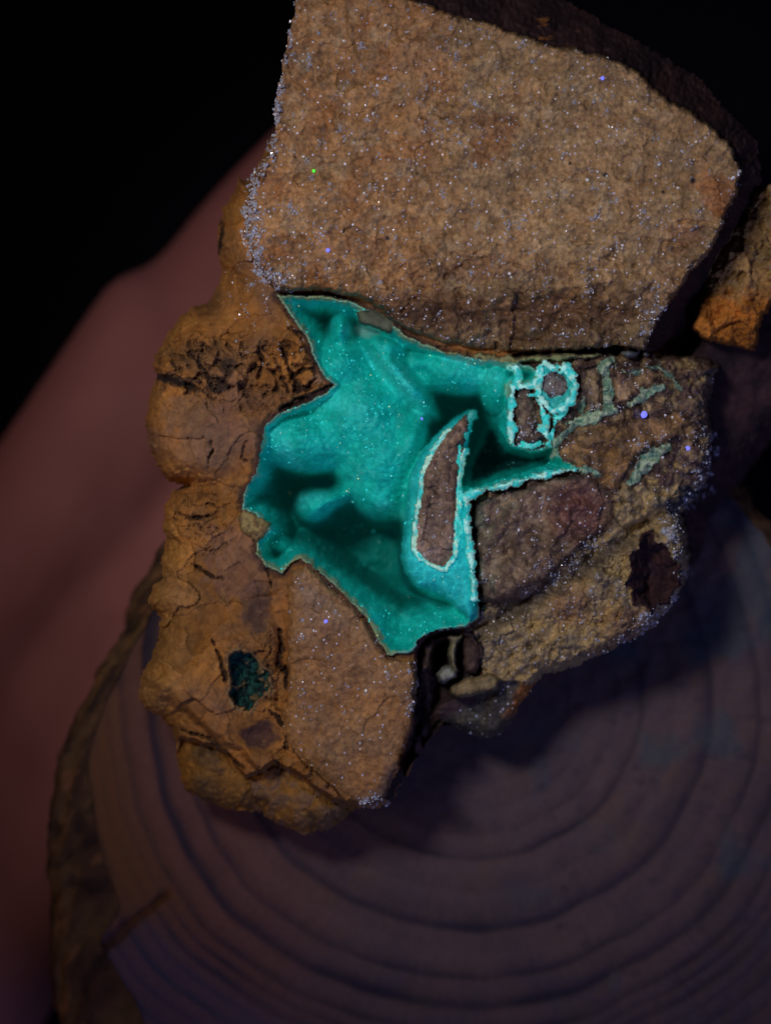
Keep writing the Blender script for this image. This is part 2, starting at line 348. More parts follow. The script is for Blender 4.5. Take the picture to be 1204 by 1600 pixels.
# lower right base -------------------------------------------------------------
base = mixc((0.44,0.33,0.16), (0.27,0.22,0.14), sstep(-.3,.5,f60+0.4*f20))
base = mixc(base, (0.30,0.16,0.08), sstep(.1,.6,f150)*.7)
base = mixc(base, (0.05,0.04,0.045), sstep(.1,.55,fbm(X,Y,30,5,33,.65))*.6)
base = mixc(base, (0.40,0.33,0.20), sstep(.05,.5,fbm(X,Y,18,4,34,.7))*.5)
base = mixc(base, (0.05,0.06,0.08), np.clip(sstep(80,20,np.hypot(X-1068,(Y-740)*.7))*sstep(-.25,.25,f20)*1.2,0,1))
base = mixc(base, (0.06,0.05,0.05), sstep(26,6,np.abs((Y-890)+0.62*(X-880)-14+10*f20))*sstep(720,780,X)*sstep(1010,950,X)*.75)
dL = -sdL
lh = -60 - 0.45*np.clip(Y-900, 0, 400) - 0.35*np.clip(X-960, 0, 200) + 18*f60 + 9*f20 + 1.5*f9 + facet*2.2 + (wid-.5)*16 - 10*sstep(.12,0,w2-w1) + rounded(dL, 26, 90) - 8*sstep(.1,.55,fbm(X,Y,30,5,33,.65))
lh = lh - 34*np.exp(-(((Y-890)+0.62*(X-880)-14)/18)**2)*sstep(720,780,X)
m = (sdL < 0) & (X > 600)
put(m, lh, p_low, base)
# ragged dark fragment hanging under the base, orange at its right end
m = (sdL < 0) & (Y > 1052+.12*(X-700)+8*f20) & (X > 655) & (X < 870)
fc = mixc((0.07,0.065,0.055), (0.38,0.15,0.04), sstep(795, 812, X+10*f20-(Y-1090)*-0.5)*sstep(1130,1100,Y))
put(m, -150 - .5*np.clip(Y-1060,0,200) + 14*f60+6*f20+rounded(dL, 20, 60), p_low, fc)

# slab ---------------------------------------------------------------------------
slc = mixc((0.40,0.205,0.070), (0.33,0.19,0.085), sstep(-.4,.4,f60))
slc = mixc(slc, (0.36,0.25,0.175), sstep(1040, 930, Y)*.8)
slc = mixc(slc, (0.12,0.08,0.07), sstep(24, 4, -sdS)*sstep(1180,1215,Y)*sstep(540,600,X)*.9)
slc = mixc(slc, (0.24,0.12,0.05), sstep(.0,.5,f150)*.5)
slc = mixc(slc, (0.15,0.09,0.05), sstep(.1,.6,fbm(X,Y,22,4,47,.7))*.35)
slc = mixc(slc, (0.34,0.18,0.065), sstep(34+22*f20, 2, -sdS)*sstep(620, 500, X)*.8)
slc = slc*(1+.3*(pBi-.5)+.2*(pAi-.5))[..., None]
m = sdS < 0
put(m, -40+5*pA+3*pB - 0.16*np.clip(Y-1000,0,400) + 6*f60 + 2.0*f20 + .7*f9 + facet*.4 + rounded(-sdS, 44, 16) + rounded(-sdS, 8, 7), p_slb, slc)

# block --------------------------------------------------------------------------
bc = mixc((0.37,0.20,0.080), (0.37,0.255,0.13), np.clip(sstep(560, 800, X)*.75+.35*f60+.25*f20, 0, 1))
bc = mixc(bc, (0.44,0.34,0.21), sstep(.0,.55,fbm(X,Y,40,5,41,.65))*.6)
bc = mixc(bc, (0.13,0.085,0.06), sstep(.05,.55,fbm(X,Y,26,4,46,.7))*.45)
bc = mixc(bc, (0.29,0.125,0.040), np.clip(sstep(.0,.5,fbm(X,Y,90,5,42,.6))*sstep(950,500,X)*.8,0,1))
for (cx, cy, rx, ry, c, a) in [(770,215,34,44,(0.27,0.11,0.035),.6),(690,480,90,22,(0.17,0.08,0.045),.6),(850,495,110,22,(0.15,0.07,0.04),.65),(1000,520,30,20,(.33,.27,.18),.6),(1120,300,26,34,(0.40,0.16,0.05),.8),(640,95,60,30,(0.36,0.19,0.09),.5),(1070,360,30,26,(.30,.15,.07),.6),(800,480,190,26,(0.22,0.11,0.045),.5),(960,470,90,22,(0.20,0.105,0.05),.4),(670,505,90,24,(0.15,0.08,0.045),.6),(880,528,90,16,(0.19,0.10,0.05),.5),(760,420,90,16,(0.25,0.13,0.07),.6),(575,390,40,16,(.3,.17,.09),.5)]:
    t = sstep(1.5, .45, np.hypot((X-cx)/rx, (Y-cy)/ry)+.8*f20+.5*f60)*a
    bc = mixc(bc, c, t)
spk = sstep(.42,.6,fbm(X,Y,16,3,43)); bc = mixc(bc, (0.10,0.07,0.06), spk*.55)
for (cx, cy, r) in [(945,273,6),(1082,282,6),(605,372,5),(1035,300,4),(890,255,4)]:
    bc = mixc(bc, (0.03,0.025,0.03), sstep(r, r*.4, np.hypot(X-cx, Y-cy)))
dB = -sdB
slope = np.clip(Y-(450+0.02*(X-500)+44*f150+24*f60), 0, 120)
wave = np.clip(Y - (408+14*np.sin(X/60.)+20*f60), 0, 60)
bh = 12 + 0.02*(X-700) + 8*f150 + 6*f60 + (2.2+2.5*sstep(330,450,Y))*f20 + 1.0*f9 + facet*.9 - 0.42*slope - .22*wave + rounded(dB, 10, 14)
qA, qAe, qAi = plates(58, 91, 22); qB, qBe, qBi = plates(19, 95, 8)
bh = bh + (5+9*sstep(380,460,Y))*qA + (3+3*sstep(380,460,Y))*qB
bc = bc*(1+.28*(qAi-.5)+.34*(qBi-.5))[..., None]
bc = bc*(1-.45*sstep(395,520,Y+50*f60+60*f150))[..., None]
bc = bc*(1+.35*fbm(X,Y,7,3,98,.8)+.25*f20)[..., None]
bh = bh - 9*sstep(.72,.92,ridged(X,Y*1.3,90,4,44))*sstep(330,430,Y+.15*(X-700))
bh = bh + 10*sstep(8, 0, dB-6)*sstep(.1,.5,f20)
m = sdB < 0
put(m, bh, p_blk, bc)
hB = 12 + 0.02*(X-700)

# cavity ---------------------------------------------------------------------------
dC = -sdC
floor = -300 + 14*f60 + 5*f20
floor = floor + 190*sstep(900, 1030, Y + .1*(X-600)) - 60*np.exp(-((X-600)**2/70**2+(Y-860)**2/35**2)) - 70*np.exp(-((X-432)**2/40**2+(Y-765)**2/28**2))
def dome(cx, cy, rx, ry, top, ang=0, depth=150):
    a = math.radians(ang); dx = X-cx; dy = Y-cy
    u = (dx*math.cos(a)+dy*math.sin(a))/rx; v = (-dx*math.sin(a)+dy*math.cos(a))/ry
    q = u*u+v*v + .10*f60+.06*f20
    return top - depth*q*np.where(q > .5, 1+2.6*(q-.5), 1)
ch = floor
for a in [(470,690,104,66,-56,8),(560,650,110,105,-54,30),(596,715,100,110,-58,0),(595,780,62,50,-78,20),(628,590,100,26,-44,48,120),
          (530,570,70,66,-70,0),(530,515,24,34,-74,0,100),(600,540,50,26,-70,20,110),(700,582,84,40,-62,12,90),(775,600,34,60,-52,0,110),(492,792,42,36,-88,-20,150),(512,782,50,24,-100,-15,150),
          (655,800,34,110,-40,8,120),(690,908,70,36,-38,20,120),(722,900,24,90,-40,0,110),(640,690,30,60,-60,20,110),(440,850,40,22,-100,30,110)]:
    ch = smax(ch, dome(*a), 45)
# grooves and hollows
for (cx, cy, rx, ry, dep) in [(655,585,26,12,-30),(690,632,30,18,-30),(738,658,20,24,-100),(505,508,14,24,-90),(422,765,46,34,-110),(560,862,95,42,-130),(640,850,40,40,-60),(505,752,40,7,-50),(545,812,28,12,-30)]:
    ch = ch + dep*np.exp(-(((X-cx)/rx)**2+((Y-cy)/ry)**2))
u1, u2, uid = voro(X+3*f9, Y+3*f9, 6.5, 71)
sugar = (uid-.5)*1.9 - u1*1.2
ch = blur(ch, 4.5/ST) + 6*f60
rim = -46 + 12*sstep(560,520,Y-.28*(X-440))
lipslope = 6.0 - 3.6*sstep(880,960,Y)
ch = smax(ch, rim - lipslope*np.clip(dC, 0, 400) + 6*f20, 30)
ch = smax(np.clip(ch, -900, -34), -372+14*f60, 22) + 2.6*f20 + 1.3*f9 + 8*f60 + sugar
teal = mixc((0.004,0.53,0.475), (0.010,0.69,0.63), sstep(-.5,.5,f20+.5*f60))
teal = mixc(teal, (0.02,0.85,0.85), np.clip(sstep(16, 4, np.abs((X-625)*.75-(Y-590)*.66+5*f20))*sstep(70,40,np.hypot(X-630,Y-600))*.6, 0, 1)*sstep(-.5,.3,f9))  # ridge highlight painted into the teal
teal = mixc(teal, (0.0,0.13,0.11), sstep(-115,-250, ch+22*f60)*0.8)  # shade of the hollows put into the colour, darker green with depth
teal = mixc(teal, (0.06,0.80,0.74), np.clip(sstep(.2,.6,fbm(X,Y,36,4,72,.65))*.5+sstep(.3,.6,f9)*.25,0,1)*sstep(-230,-120,ch))
for (ax_,ay_,bx_,by_,wd_) in [(585,560,668,655,15),(700,565,790,592,16),(425,665,455,720,16),(470,785,505,775,12),(600,790,625,800,12),(520,625,560,640,20)]:
    teal = mixc(teal, (0.05,0.88,0.86), sstep(wd_, 0, sd_line(X,Y,[(ax_,ay_),(bx_,by_)],6)+9*f20)*(.45+.5*sstep(-.3,.4,f9))*.8)  # mint highlights painted along the ridges
teal = mixc(teal, (0.35,0.85,0.80), np.clip(sstep(16,5,np.hypot((X-572)*.55,(Y-515)*1.1)+6*f20),0,1)*.8)
lowl = sstep(840,870,Y)*sstep(640,600,X)
lip = sstep(0, -4, dC-np.maximum(6+7*f20+3*f9+3*lowl+3*sstep(560,520,Y-.28*(X-440)), 2.5))
topedge = sstep(560, 540, Y-(X-440)*.28)
lipc = mixc((0.22,0.62,0.56), (0.36,0.40,0.20), np.clip(sstep(-.3,.3,f60)*.5+.5*sstep(620,500,Y)+lowl*.8,0,1))
teal = mixc(teal, lipc, lip*.85)
whiteb = sstep(9,3,dC)*sstep(560,540,np.abs(X-560)+520)*0
m = (sdC < 0)
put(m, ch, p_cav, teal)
m = (sdHole < 0)
put(m, np.minimum(ch, -120 - 5.0*np.clip(-sdHole, 0, 60)), p_hol, mixc((0.0,0.30,0.26), (0.0,0.05,0.05), sstep(4, 14, -sdHole)))  # shade inside the hole put into the colour, darker inward
# grey matrix scrap on the top edge of the cavity, yellow chip on its left
SCR = [(556,488),(580,482),(614,500),(612,522),(600,518),(575,510),(560,505)]
CHIP = [(381,795),(396,802),(424,818),(412,838),(402,848),(376,828),(370,808)]
p = reg('rock_chip', M_RUST, 'grey green scrap on the top rim of the cavity'); s_ = poly(SCR, True)
put(s_ < 0, -60+rounded(-s_, 8, 12)+3*f20, p, mixc((0.14,0.17,0.12), (0.10,0.12,0.09), sstep(-.3,.3,f20)))
p = reg('rock_chip', M_RUST, 'yellow brown scrap on the left rim of the cavity'); s_ = poly(CHIP, True)
put(s_ < 0, -50+rounded(-s_, 8, 16)+5*f20+3*f9, p, mixc((0.36,0.30,0.13), (0.20,0.14,0.07), sstep(-.2,.3,f9)))
# dark seam along the cavity's outline (darker rock colour just outside the rim)
seam = sstep(12+7*f20, 2, sdC)*np.isin(ID, [p_mat, p_blk, p_slb, p_low])
C = mixc(C, (0.055,0.035,0.040), seam*np.where(ID==p_blk,.7,.85))
H = H - 5*seam*(ID != p_blk)
pale = sstep(3.5, .5, np.abs(sdC-1.0))

# clasts and veins in the right half -------------------------------------------------
clc = mixc((0.27,0.20,0.145), (0.15,0.10,0.075), sstep(-.4,.4,f20+.5*f9))
clc = mixc(clc, (0.09,0.055,0.05), sstep(.05,.5,fbm(X,Y*.6,30,4,68,.65))*.6)
def clast(sd, base_h, name, label, mat, col, R=7, dep=9):
    p = reg(name, mat, label)
    if hasattr(base_h, 'shape'): base_h = blur(base_h, 3)
    put(sd < 0, base_h + rounded(-sd, R, dep) + 6*f20 + 2.4*f9 + facet*1.5 + 5*f60 + 8*pB, p, col*(1+.5*(pBi-.5))[..., None])
    return p
web = (sdL < 0) & (Y < 760) & (Y > 545) & (X > 795) & (X < 1125) & (sdC > 0)
C = mixc(C, (0.06,0.065,0.075), (sstep(-.1,.4,fbm(X,Y,22,4,73,.65))*sstep(680,600,Y)*sstep(870,920,X)*web*.75))
C[web] = mixc(C, (0.13,0.075,0.07), sstep(-.5,.2,f20)*.8)[web]
clast(sdF, lh+14, 'clast', 'large brown grey clast right of the cavity', M_GRAN, mixc(clc, (0.15,0.06,0.055), np.clip(sstep(70,20,np.hypot(X-905,Y-800))*.8,0,1)), 12, 20)
clast(sdH, lh+9, 'clast', 'orange brown clast at the right', M_GRAN, mixc(mixc((0.36,0.22,0.10), (0.22,0.14,0.075), sstep(-.3,.4,f20)), (0.10,0.06,0.05), sstep(.05,.5,fbm(X,Y,26,4,69,.65))*.6), 10, 12)
clast(minor['T'], -44, 'clast', 'narrow dark clast between bright veins', M_GRAN, clc*.8, 6, 8)
clast(minor['R'], -40, 'clast', 'round grey clast ringed by a bright vein', M_GRAN, mixc((0.20,0.19,0.20),(0.14,0.12,0.12),sstep(-.3,.3,f20)), 6, 6)
clast(minor['A'], lh+4, 'clast', 'brown clast beside the ringed one', M_GRAN, mixc((0.36,0.26,0.15),(0.10,0.07,0.06),sstep(-.2,.3,f20)), 8, 14)
clast(minor['B'], lh+5, 'clast', 'tan clast under the block edge', M_GRAN, mixc((0.42,0.29,0.17),(0.20,0.12,0.08),sstep(-.1,.4,f20)), 8, 14)

def vein(pts, ws, label, mat, col, h=-34, ragged=1.0):
    p = reg('vein', mat, label)
    s = line(pts, ws) + ragged*(3.4*f9+3.2*f20) + 4.5*fbm(X,Y,30,2,57)
    if h is None: h = lh+7
    globals()['sdV'] = np.minimum(sdV, s)
    put(s < 0, h + rounded(-s, 3, 3) + 3*f9 + 2*f20, p, col)
sdV = np.full(X.shape, 99.)
cy = mixc((0.04,0.66,0.66), (0.45,0.95,0.92), sstep(-.35,.35,f9+f20))
cy = mixc(cy, (0.30,0.50,0.38), sstep(.2,.5,fbm(X,Y,12,3,67))*.6)
cyd = mixc((0.03,0.62,0.58), (0.15,0.80,0.76), sstep(-.3,.3,f9))
pv = mixc((0.20,0.36,0.28), (0.42,0.56,0.42), sstep(-.4,.3,f9+f20))
pv = mixc(pv, (0.05,0.20,0.20), sstep(.2,.5,fbm(X,Y,12,3,67))*.7)
pvy = mixc((0.30,0.32,0.16), (0.17,0.19,0.10), sstep(-.4,.3,f9+f20))
# teal bank round the long clast
p = reg('crystal_bank', M_CHAL, 'thick teal crust around the long narrow clast')
BANK = [(742,640),(730,640),(706,655),(680,680),(655,712),(641,742),(636,790),(630,830),(625,870),(632,898),(652,916),(690,928),(712,950),(735,972),(746,960),(742,900),(736,830),(728,775),(722,760),(722,735),(730,700),(738,665)]
s_ = poly(BANK, True)
bk = mixc((0.012,0.58,0.62),(0.03,0.76,0.80), sstep(-.4,.4,f20+.5*f9))
bk = mixc(bk, (0.0,0.30,0.26), sstep(-4,8,s_+10)*sstep(705,740,X)*.3)
put(s_ < 0, -36 + rounded(-s_, 16, 40) + 3.5*f20+1.6*f9, p, bk)
p = reg('vein', M_VEIN, 'bright cyan rim hugging the long narrow clast')
put((sdJ < 7.5+2*f9) & (sdJ >= -1) & (Y > 668+10*f9) & ~((X > 718) & (Y < 700)), -26+2*f9+2*f20, p, mixc(cy, (0.42,0.80,0.66), sstep(-.2,.3,f20)))
clast(sdJ, -24, 'clast', 'long narrow grey clast standing in the cavity', M_GRAN, mixc(clc, (0.30,0.22,0.18), sstep(760,860,Y)), 6, 8)
vein([(738,645),(733,662),(729,684)], [9,8,6], 'short pale vein at the tip of the long clast', M_VEIN, cyd*.6, -30)
vein([(718,698),(715,745),(717,800),(716,850)], [6,6,7,6], 'thin cyan vein right of the long clast', M_VEIN, cyd, -28)
vein([(905,733),(880,737),(850,742),(800,755),(745,769),(728,779),(730,830),(737,880),(741,935)], [5,7,8,9,9,11,9,8,6], 'bright cyan vein bending round the large clast', M_VEIN, cy, -26)
vein([(800,604),(797,640),(798,690)], [11,9,8], 'bright vein down the left of the narrow dark clast', M_VEIN, cy, -34)
vein([(793,575),(806,572),(812,592),(804,604),(840,602)], [9,8,8,13,12], 'bright knotted vein above the narrow dark clast', M_VEIN, cy, -30)
vein([(838,600),(846,640),(852,668),(842,668),(856,682)], [9,8,8,7,8], 'bright vein between narrow and round clasts', M_VEIN, cy, -32)
vein([(802,694),(830,697),(862,692)], [6,10,10], 'teal vein under the narrow dark clast', M_VEIN, cyd, -50)
vein([(862,712),(870,690),(892,664),(930,652),(962,641)], [14,14,15,15,12], 'pale green vein running right from the hole', M_PALEV, pv, None)
vein([(952,642),(948,600),(941,572),(955,560)], [15,14,13,10], 'upright pale green vein between two clasts', M_PALEV, pv, None)
vein([(985,632),(1008,616),(1032,606)], [10,19,12], 'short pale green wedge under the tan clast', M_PALEV, pv, None)
vein([(984,754),(1004,728),(1022,712),(1044,698)], [11,23,22,8], 'pale green lens at the right', M_PALEV, pv, None)
vein([(884,628),(880,645),(868,655),(862,680)], [5,7,5,6], 'thin teal vein below the cyan ring', M_VEIN, cyd, None)
vein([(1005,572),(1030,574),(1052,590),(1062,608)], [4,6,8,4], 'faint pale vein arching right of the tan clast', M_PALEV, pv*.7, None)
vein([(962,572),(980,584),(1002,578)], [4,5,4], 'short pale vein over the tan clast', M_PALEV, pv*.8, None)
vein([(905,735),(925,737),(934,742)], [6,4,3], 'frayed pale end of the bright bent vein', M_PALEV, pv, None)
vein([(898,600),(912,622),(906,640)], [3,5,3], 'hair thin pale vein right of the cyan ring', M_PALEV, pv*.7, None)
vein([(700,551),(760,558),(800,562),(860,558),(900,556),(940,556)], [4,8,10,8,10,5], 'yellow green seam under the block', M_PALEV, pvy, -42)
vein([(975,553),(1010,553)], [5,6], 'small blue grey seam under the block', M_PALEV, (0.16,0.2,0.24), -30)
p = reg('vein', M_VEIN, 'bright cyan ring around the round grey clast')
rr_ = np.hypot((WXs-867+7*f20), (WYs-604)*.92+9*fbm(X,Y,26,3,66)) + 4*f9
sdV = np.minimum(sdV, np.abs(rr_-29)-7)
put((rr_ < 36+7*fbm(X,Y,18,3,99)) & (rr_ > 23+3*f20) & (minor['R'] > 0), -28+3*f20+2*f9, p, cy)
p = reg('vein', M_CHAL, 'teal band inside the cyan ring')
put((minor['R'] > 0) & (rr_ <= 25+3*f20), -38+2*f20, p, mixc((0.03,0.5,0.5),(0.1,0.7,0.7),sstep(-.2,.3,f9)))

vs_ = sstep(9+5*f20, 2, np.minimum.reduce([sdV, np.abs(sdH), np.abs(minor['A']), np.abs(minor['B']), np.abs(sdF)]))*np.isin(ID, [p_low]+[k for k, v in parts.items() if v[0]=='clast'])*(sdV > 0)*np.where(sdJ < 0, .5, 1)
C = mixc(C, (0.05,0.03,0.03), vs_*np.clip(.65+.6*f20,0,.9))
# hollows -----------------------------------------------------------------------------
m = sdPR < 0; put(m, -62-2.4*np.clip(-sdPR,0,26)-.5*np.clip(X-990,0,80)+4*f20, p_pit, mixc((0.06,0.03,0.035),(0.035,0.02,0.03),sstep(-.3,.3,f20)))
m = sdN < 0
put(m, np.minimum(H, -55-6*np.clip(-sdN,0,30))+4*f60, p_not, mixc((0.09,0.055,0.06),(0.04,0.03,0.035),sstep(-.3,.3,f60)))  # shade of the notch put into its dark colour
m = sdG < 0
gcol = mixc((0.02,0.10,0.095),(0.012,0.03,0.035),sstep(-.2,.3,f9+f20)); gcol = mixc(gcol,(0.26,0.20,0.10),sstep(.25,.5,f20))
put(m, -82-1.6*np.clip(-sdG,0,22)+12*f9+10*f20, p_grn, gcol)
# stones lodged in the notch
for pts, hh, col, lab in [([(682,1052),(690,1042),(702,1040),(712,1048),(716,1058),(706,1064),(694,1068),(684,1064)], -92, (0.30,0.33,0.30), 'pale grey stone lodged in the dark notch'),
                    ([(696,994),(712,990),(726,996),(716,1008),(712,1030),(720,1050),(714,1052),(704,1040),(698,1020),(702,1006)], -100, (0.26,0.25,0.16), 'slanting greenish sliver in the dark notch'),
                    ([(722,1004),(736,996),(750,1012),(750,1036),(744,1052),(728,1052),(722,1030)], -90, (0.10,0.065,0.06), 'dark brown stone on the right of the notch'),
                    ([(660,1006),(672,998),(678,1010),(674,1040),(662,1052),(656,1030)], -120, (0.12,0.085,0.075), 'dark brown flake on the left of the notch'),
                    ([(700,1072),(730,1058),(765,1052),(782,1062),(776,1078),(744,1086),(716,1092),(704,1086)], -100, (0.30,0.24,0.13), 'tan ledge stone under the notch')]:
    s_ = poly(pts, True); p = reg('lodged_stone', M_RUST, lab)
    put(s_ < 0, hh + rounded(-s_, 9, 26) + 5*f20 + 3*f9, p, mixc(np.array(col), np.array(col)*.55, sstep(-.2,.5,f20)))

outer = (ID > 0)
# break the edges of tall cliffs so that they read as worn rock
w0 = outer.astype(float); h0 = np.where(outer, np.nan_to_num(H), 0)
hb = blur(h0, 1.3)/np.maximum(blur(w0, 1.3), 1e-6)
steep = np.abs(hb-h0) > 7
H = np.where(outer & steep, hb+2.5*f9, H)
# ------------------------------------------------------------------ build the specimen
def tag(o, label=None, cat=None, group=None, kind=None):
    if label: o['label'] = label
    if cat: o['category'] = cat
    if group: o['group'] = group
    if kind: o['kind'] = kind

def mesh_np(name, V, F, mat, parent=None, colors=None, smooth=True):
    me = bpy.data.meshes.new(name); V = np.asarray(V, np.float32); F = np.asarray(F, np.int32)
    k = F.shape[1]
    me.vertices.add(len(V)); me.vertices.foreach_set('co', V.ravel())
    me.loops.add(F.size); me.loops.foreach_set('vertex_index', F.ravel())
    me.polygons.add(len(F)); me.polygons.foreach_set('loop_start', np.arange(0, F.size, k, dtype=np.int32))
    me.polygons.foreach_set('use_smooth', np.full(len(F), smooth))
    me.update(calc_edges=True)
    if colors is not None:
        a = me.color_attributes.new('stain_and_shade', 'FLOAT_COLOR', 'POINT')
        c4 = np.ones((len(V), 4), np.float32); c4[:, :3] = np.clip(colors, 0.001, 1); a.data.foreach_set('color', c4.ravel())
    me.materials.append(mat)
    o = bpy.data.objects.new(name, me); COL.objects.link(o)
    if parent: o.parent = parent
    return o

specimen = bpy.data.objects.new('mineral_specimen', None); COL.objects.link(specimen)
tag(specimen, 'jagged brown stone split open on a glowing teal crystal cavity, lying on the wood slice', 'mineral')

ny, nx = X.shape
Hf = np.where(np.isnan(H), -300, H)
K = (D-Hf)/D
VX = (X-602)*K*S; VY = (800-Y)*K*S; VZ = Hf*S
# small sideways shove so that steep walls are rough, not drapes
G = np.stack([VX, VY, VZ], -1).reshape(-1, 3)
idx = np.arange(ny*nx).reshape(ny, nx)
ok = outer[:-1, :-1] & outer[1:, :-1] & outer[:-1, 1:] & outer[1:, 1:]
cid = np.maximum(ID[:-1, :-1], 0)
quads = np.stack([idx[1:, :-1], idx[1:, 1:], idx[:-1, 1:], idx[:-1, :-1]], -1)
Cf = C.reshape(-1, 3)
for pid, (name, mat, label) in parts.items():
    m = ok & (cid == pid)
    if m.sum() < 12: continue
    q = quads[m]; u, inv = np.unique(q, return_inverse=True)
    o = mesh_np(name, G[u], inv.reshape(-1, 4), mat, specimen, Cf[u])
    if label: o['label'] = label
# underside: coarse closing hull that rests on the wood slice
def slice_z(px, py): return -430.0 + 0.06*(py-1000) - 0.02*(px-600)
q = 10
Xc = X[::q, ::q]; Yc = Y[::q, ::q]; Oc = outer[::q, ::q]; Hc = Hf[::q, ::q]
sdO = np.minimum.reduce([sdRD, sdSide, sdCh, sdM, sdL, sdB])[::q, ::q]
dO = np.clip(-sdO, 0, 400)
zb = slice_z(Xc, Yc)+6 + 130*np.exp(-dO/45.) + 14*fbm(Xc, Yc, 90, 3, 70)*np.exp(-dO/90.) 
edge = np.zeros_like(Oc); 
e = Oc.copy(); e[1:-1,1:-1] = Oc[1:-1,1:-1] & Oc[:-2,1:-1] & Oc[2:,1:-1] & Oc[1:-1,:-2] & Oc[1:-1,2:]
zb = np.where(Oc & ~e, np.minimum(Hc-6, -150), np.minimum(zb, Hc-40))
Kc = (D-zb)/D
U = np.stack([(Xc-602)*Kc*S, (800-Yc)*Kc*S, zb*S], -1).reshape(-1, 3)
ic = np.arange(Xc.size).reshape(Xc.shape)
okc = Oc[:-1,:-1]&Oc[1:,:-1]&Oc[:-1,1:]&Oc[1:,1:]
qq = np.stack([ic[:-1,:-1], ic[:-1,1:], ic[1:,1:], ic[1:,:-1]], -1)[okc]
u, inv = np.unique(qq, return_inverse=True)
mesh_np('underside', U[u], inv.reshape(-1, 4), M_DARK, specimen, np.tile([0.06,0.04,0.035], (len(u), 1)))

# ------------------------------------------------------------------ tiny crystal points (real faceted grains)
def grains(name, mask_fn, n, size, mat, label, lift=0.2, allowed=None, clump=0):
    pts = []
    jj = rng.integers(2, ny-3, n*40); ii = rng.integers(2, nx-3, n*40)
    pr = mask_fn(X[jj, ii], Y[jj, ii], jj, ii)
    keep = (rng.random(len(jj)) < pr) & np.isin(ID[jj, ii], allowed)
    jj = jj[keep]; ii = ii[keep]
    if clump:
        m0 = max(1, n//clump); jj = jj[:m0]; ii = ii[:m0]
        cnt = np.minimum(1+rng.geometric(1.0/clump, len(jj)), 22); jj = np.repeat(jj, cnt); ii = np.repeat(ii, cnt)
        sg = np.repeat(rng.uniform(.8, 3.6, len(cnt)), cnt)
        jj = np.clip(np.rint(jj+rng.normal(size=len(jj))*sg), 1, ny-2).astype(int); ii = np.clip(np.rint(ii+rng.normal(size=len(ii))*sg*.7), 1, nx-2).astype(int)
        k2 = np.isin(ID[jj, ii], allowed); jj = jj[k2]; ii = ii[k2]
    else: jj = jj[:n]; ii = ii[:n]
    base_v = np.array([(1,0,0),(-1,0,0),(0,1,0),(0,-1,0),(0,0,1),(0,0,-1)], float)
    base_f = np.array([(0,2,4),(2,1,4),(1,3,4),(3,0,4),(2,0,5),(1,2,5),(3,1,5),(0,3,5)])
    V = []; F = []
    for k, (j, i) in enumerate(zip(jj, ii)):
        s = size*(0.35+1.6*rng.random()**3)*S
        A = rng.normal(size=(3, 3)); Q, _ = np.linalg.qr(A)
        v = (base_v*np.array([1, .8, 1.15]))@Q.T*s
        off = np.array([(rng.random()-.5)*ST*S, (rng.random()-.5)*ST*S, 0])
        V.append(v + G[j*nx+i] + off + np.array([0, 0, s*lift])); F.append(base_f+6*k)
    if not V: return
    o = mesh_np(name, np.concatenate(V), np.concatenate(F), mat, specimen, smooth=False)
    tag(o, label, kind='stuff')

M_QZ = flat_mat('quartz_point', (0.47,0.53,0.70), 0.16, spec=0.9)
M_QW = flat_mat('bright_quartz_point', (0.80,0.84,0.98), 0.10, emit=0.16, spec=1.0)  # slight emission stands in for glints off the facets
M_TQ = flat_mat('teal_crystal_point', (0.05,0.85,0.88), 0.15, emit=0.25, spec=0.9)
M_GD = flat_mat('golden_fleck', (0.9,0.85,0.40), 0.2, emit=0.7, ecol=(0.9,0.9,0.45))
M_VI = flat_mat('violet_glint_bead', (0.2,0.2,1.0), 0.3, emit=1.1, ecol=(0.16,0.18,1.0))  # glowing beads stand in for violet LED reflections on the stone
M_GN = flat_mat('green_fluorescing_grain', (0.1,1.0,0.1), 0.3, emit=0.8, ecol=(0.08,0.9,0.05))

clus = sstep(-.05, .55, fbm(X, Y, 38, 3, 90)); clus2 = sstep(0.0, .5, fbm(X, Y, 90, 3, 92))
def near_line(pts, wd):
    return np.exp(-np.clip(sd_line(X, Y, pts, 2.0), 0, 999)**2/wd**2)
bl_edge = near_line([(428,170),(424,238),(402,275),(388,320),(384,365),(400,405),(415,435)], 4.5)*1.0
bl_edge = bl_edge + near_line([(400,330),(398,380),(408,420),(440,440)], 6)*.8 + near_line([(462,0),(436,120),(428,180)], 6)*.6
rt_edge = near_line([(1000,975),(1030,965),(1062,930),(1075,885)], 8)*.8 + near_line([(1060,800),(1040,820),(1058,860)], 10)*.5 + near_line([(1110,690),(1105,740),(1075,790)], 10)*.8
rt_edge = rt_edge + near_line([(870,905),(905,870),(935,845)], 9)*.5 + near_line([(1130,345),(1150,300),(1156,265)], 5)*.5 + near_line([(1018,520),(1035,480)], 12)*.5
bot = near_line([(570,1258),(600,1250)], 9)*.9 + near_line([(645,1040),(650,1080),(640,1110)], 5)*.6 + near_line([(940,1025),(1000,990)], 12)*.5
allg = [p_blk, p_slb, p_low, p_mat]+[k for k, v in parts.items() if v[0] in ('clast',)]
dens = 0.02 + 0.75*clus**2*(.25+.75*clus2)*(.35+.65*sstep(.0,.4,fbm(X,Y,12,2,93)))
def dblk(x, y, j, i):
    d = dens[j, i]*np.where(ID[j, i] == p_mat, 0.0, 1)*np.where(ID[j, i] == p_slb, np.where(y < 1120, .6, .12), 1)
    d = d*np.where((ID[j, i] == p_low), .5, 1)
    near = sstep(130, 50, np.hypot(x-440, y-470))*.06
    return d + near + bl_edge[j, i] + rt_edge[j, i] + bot[j, i]
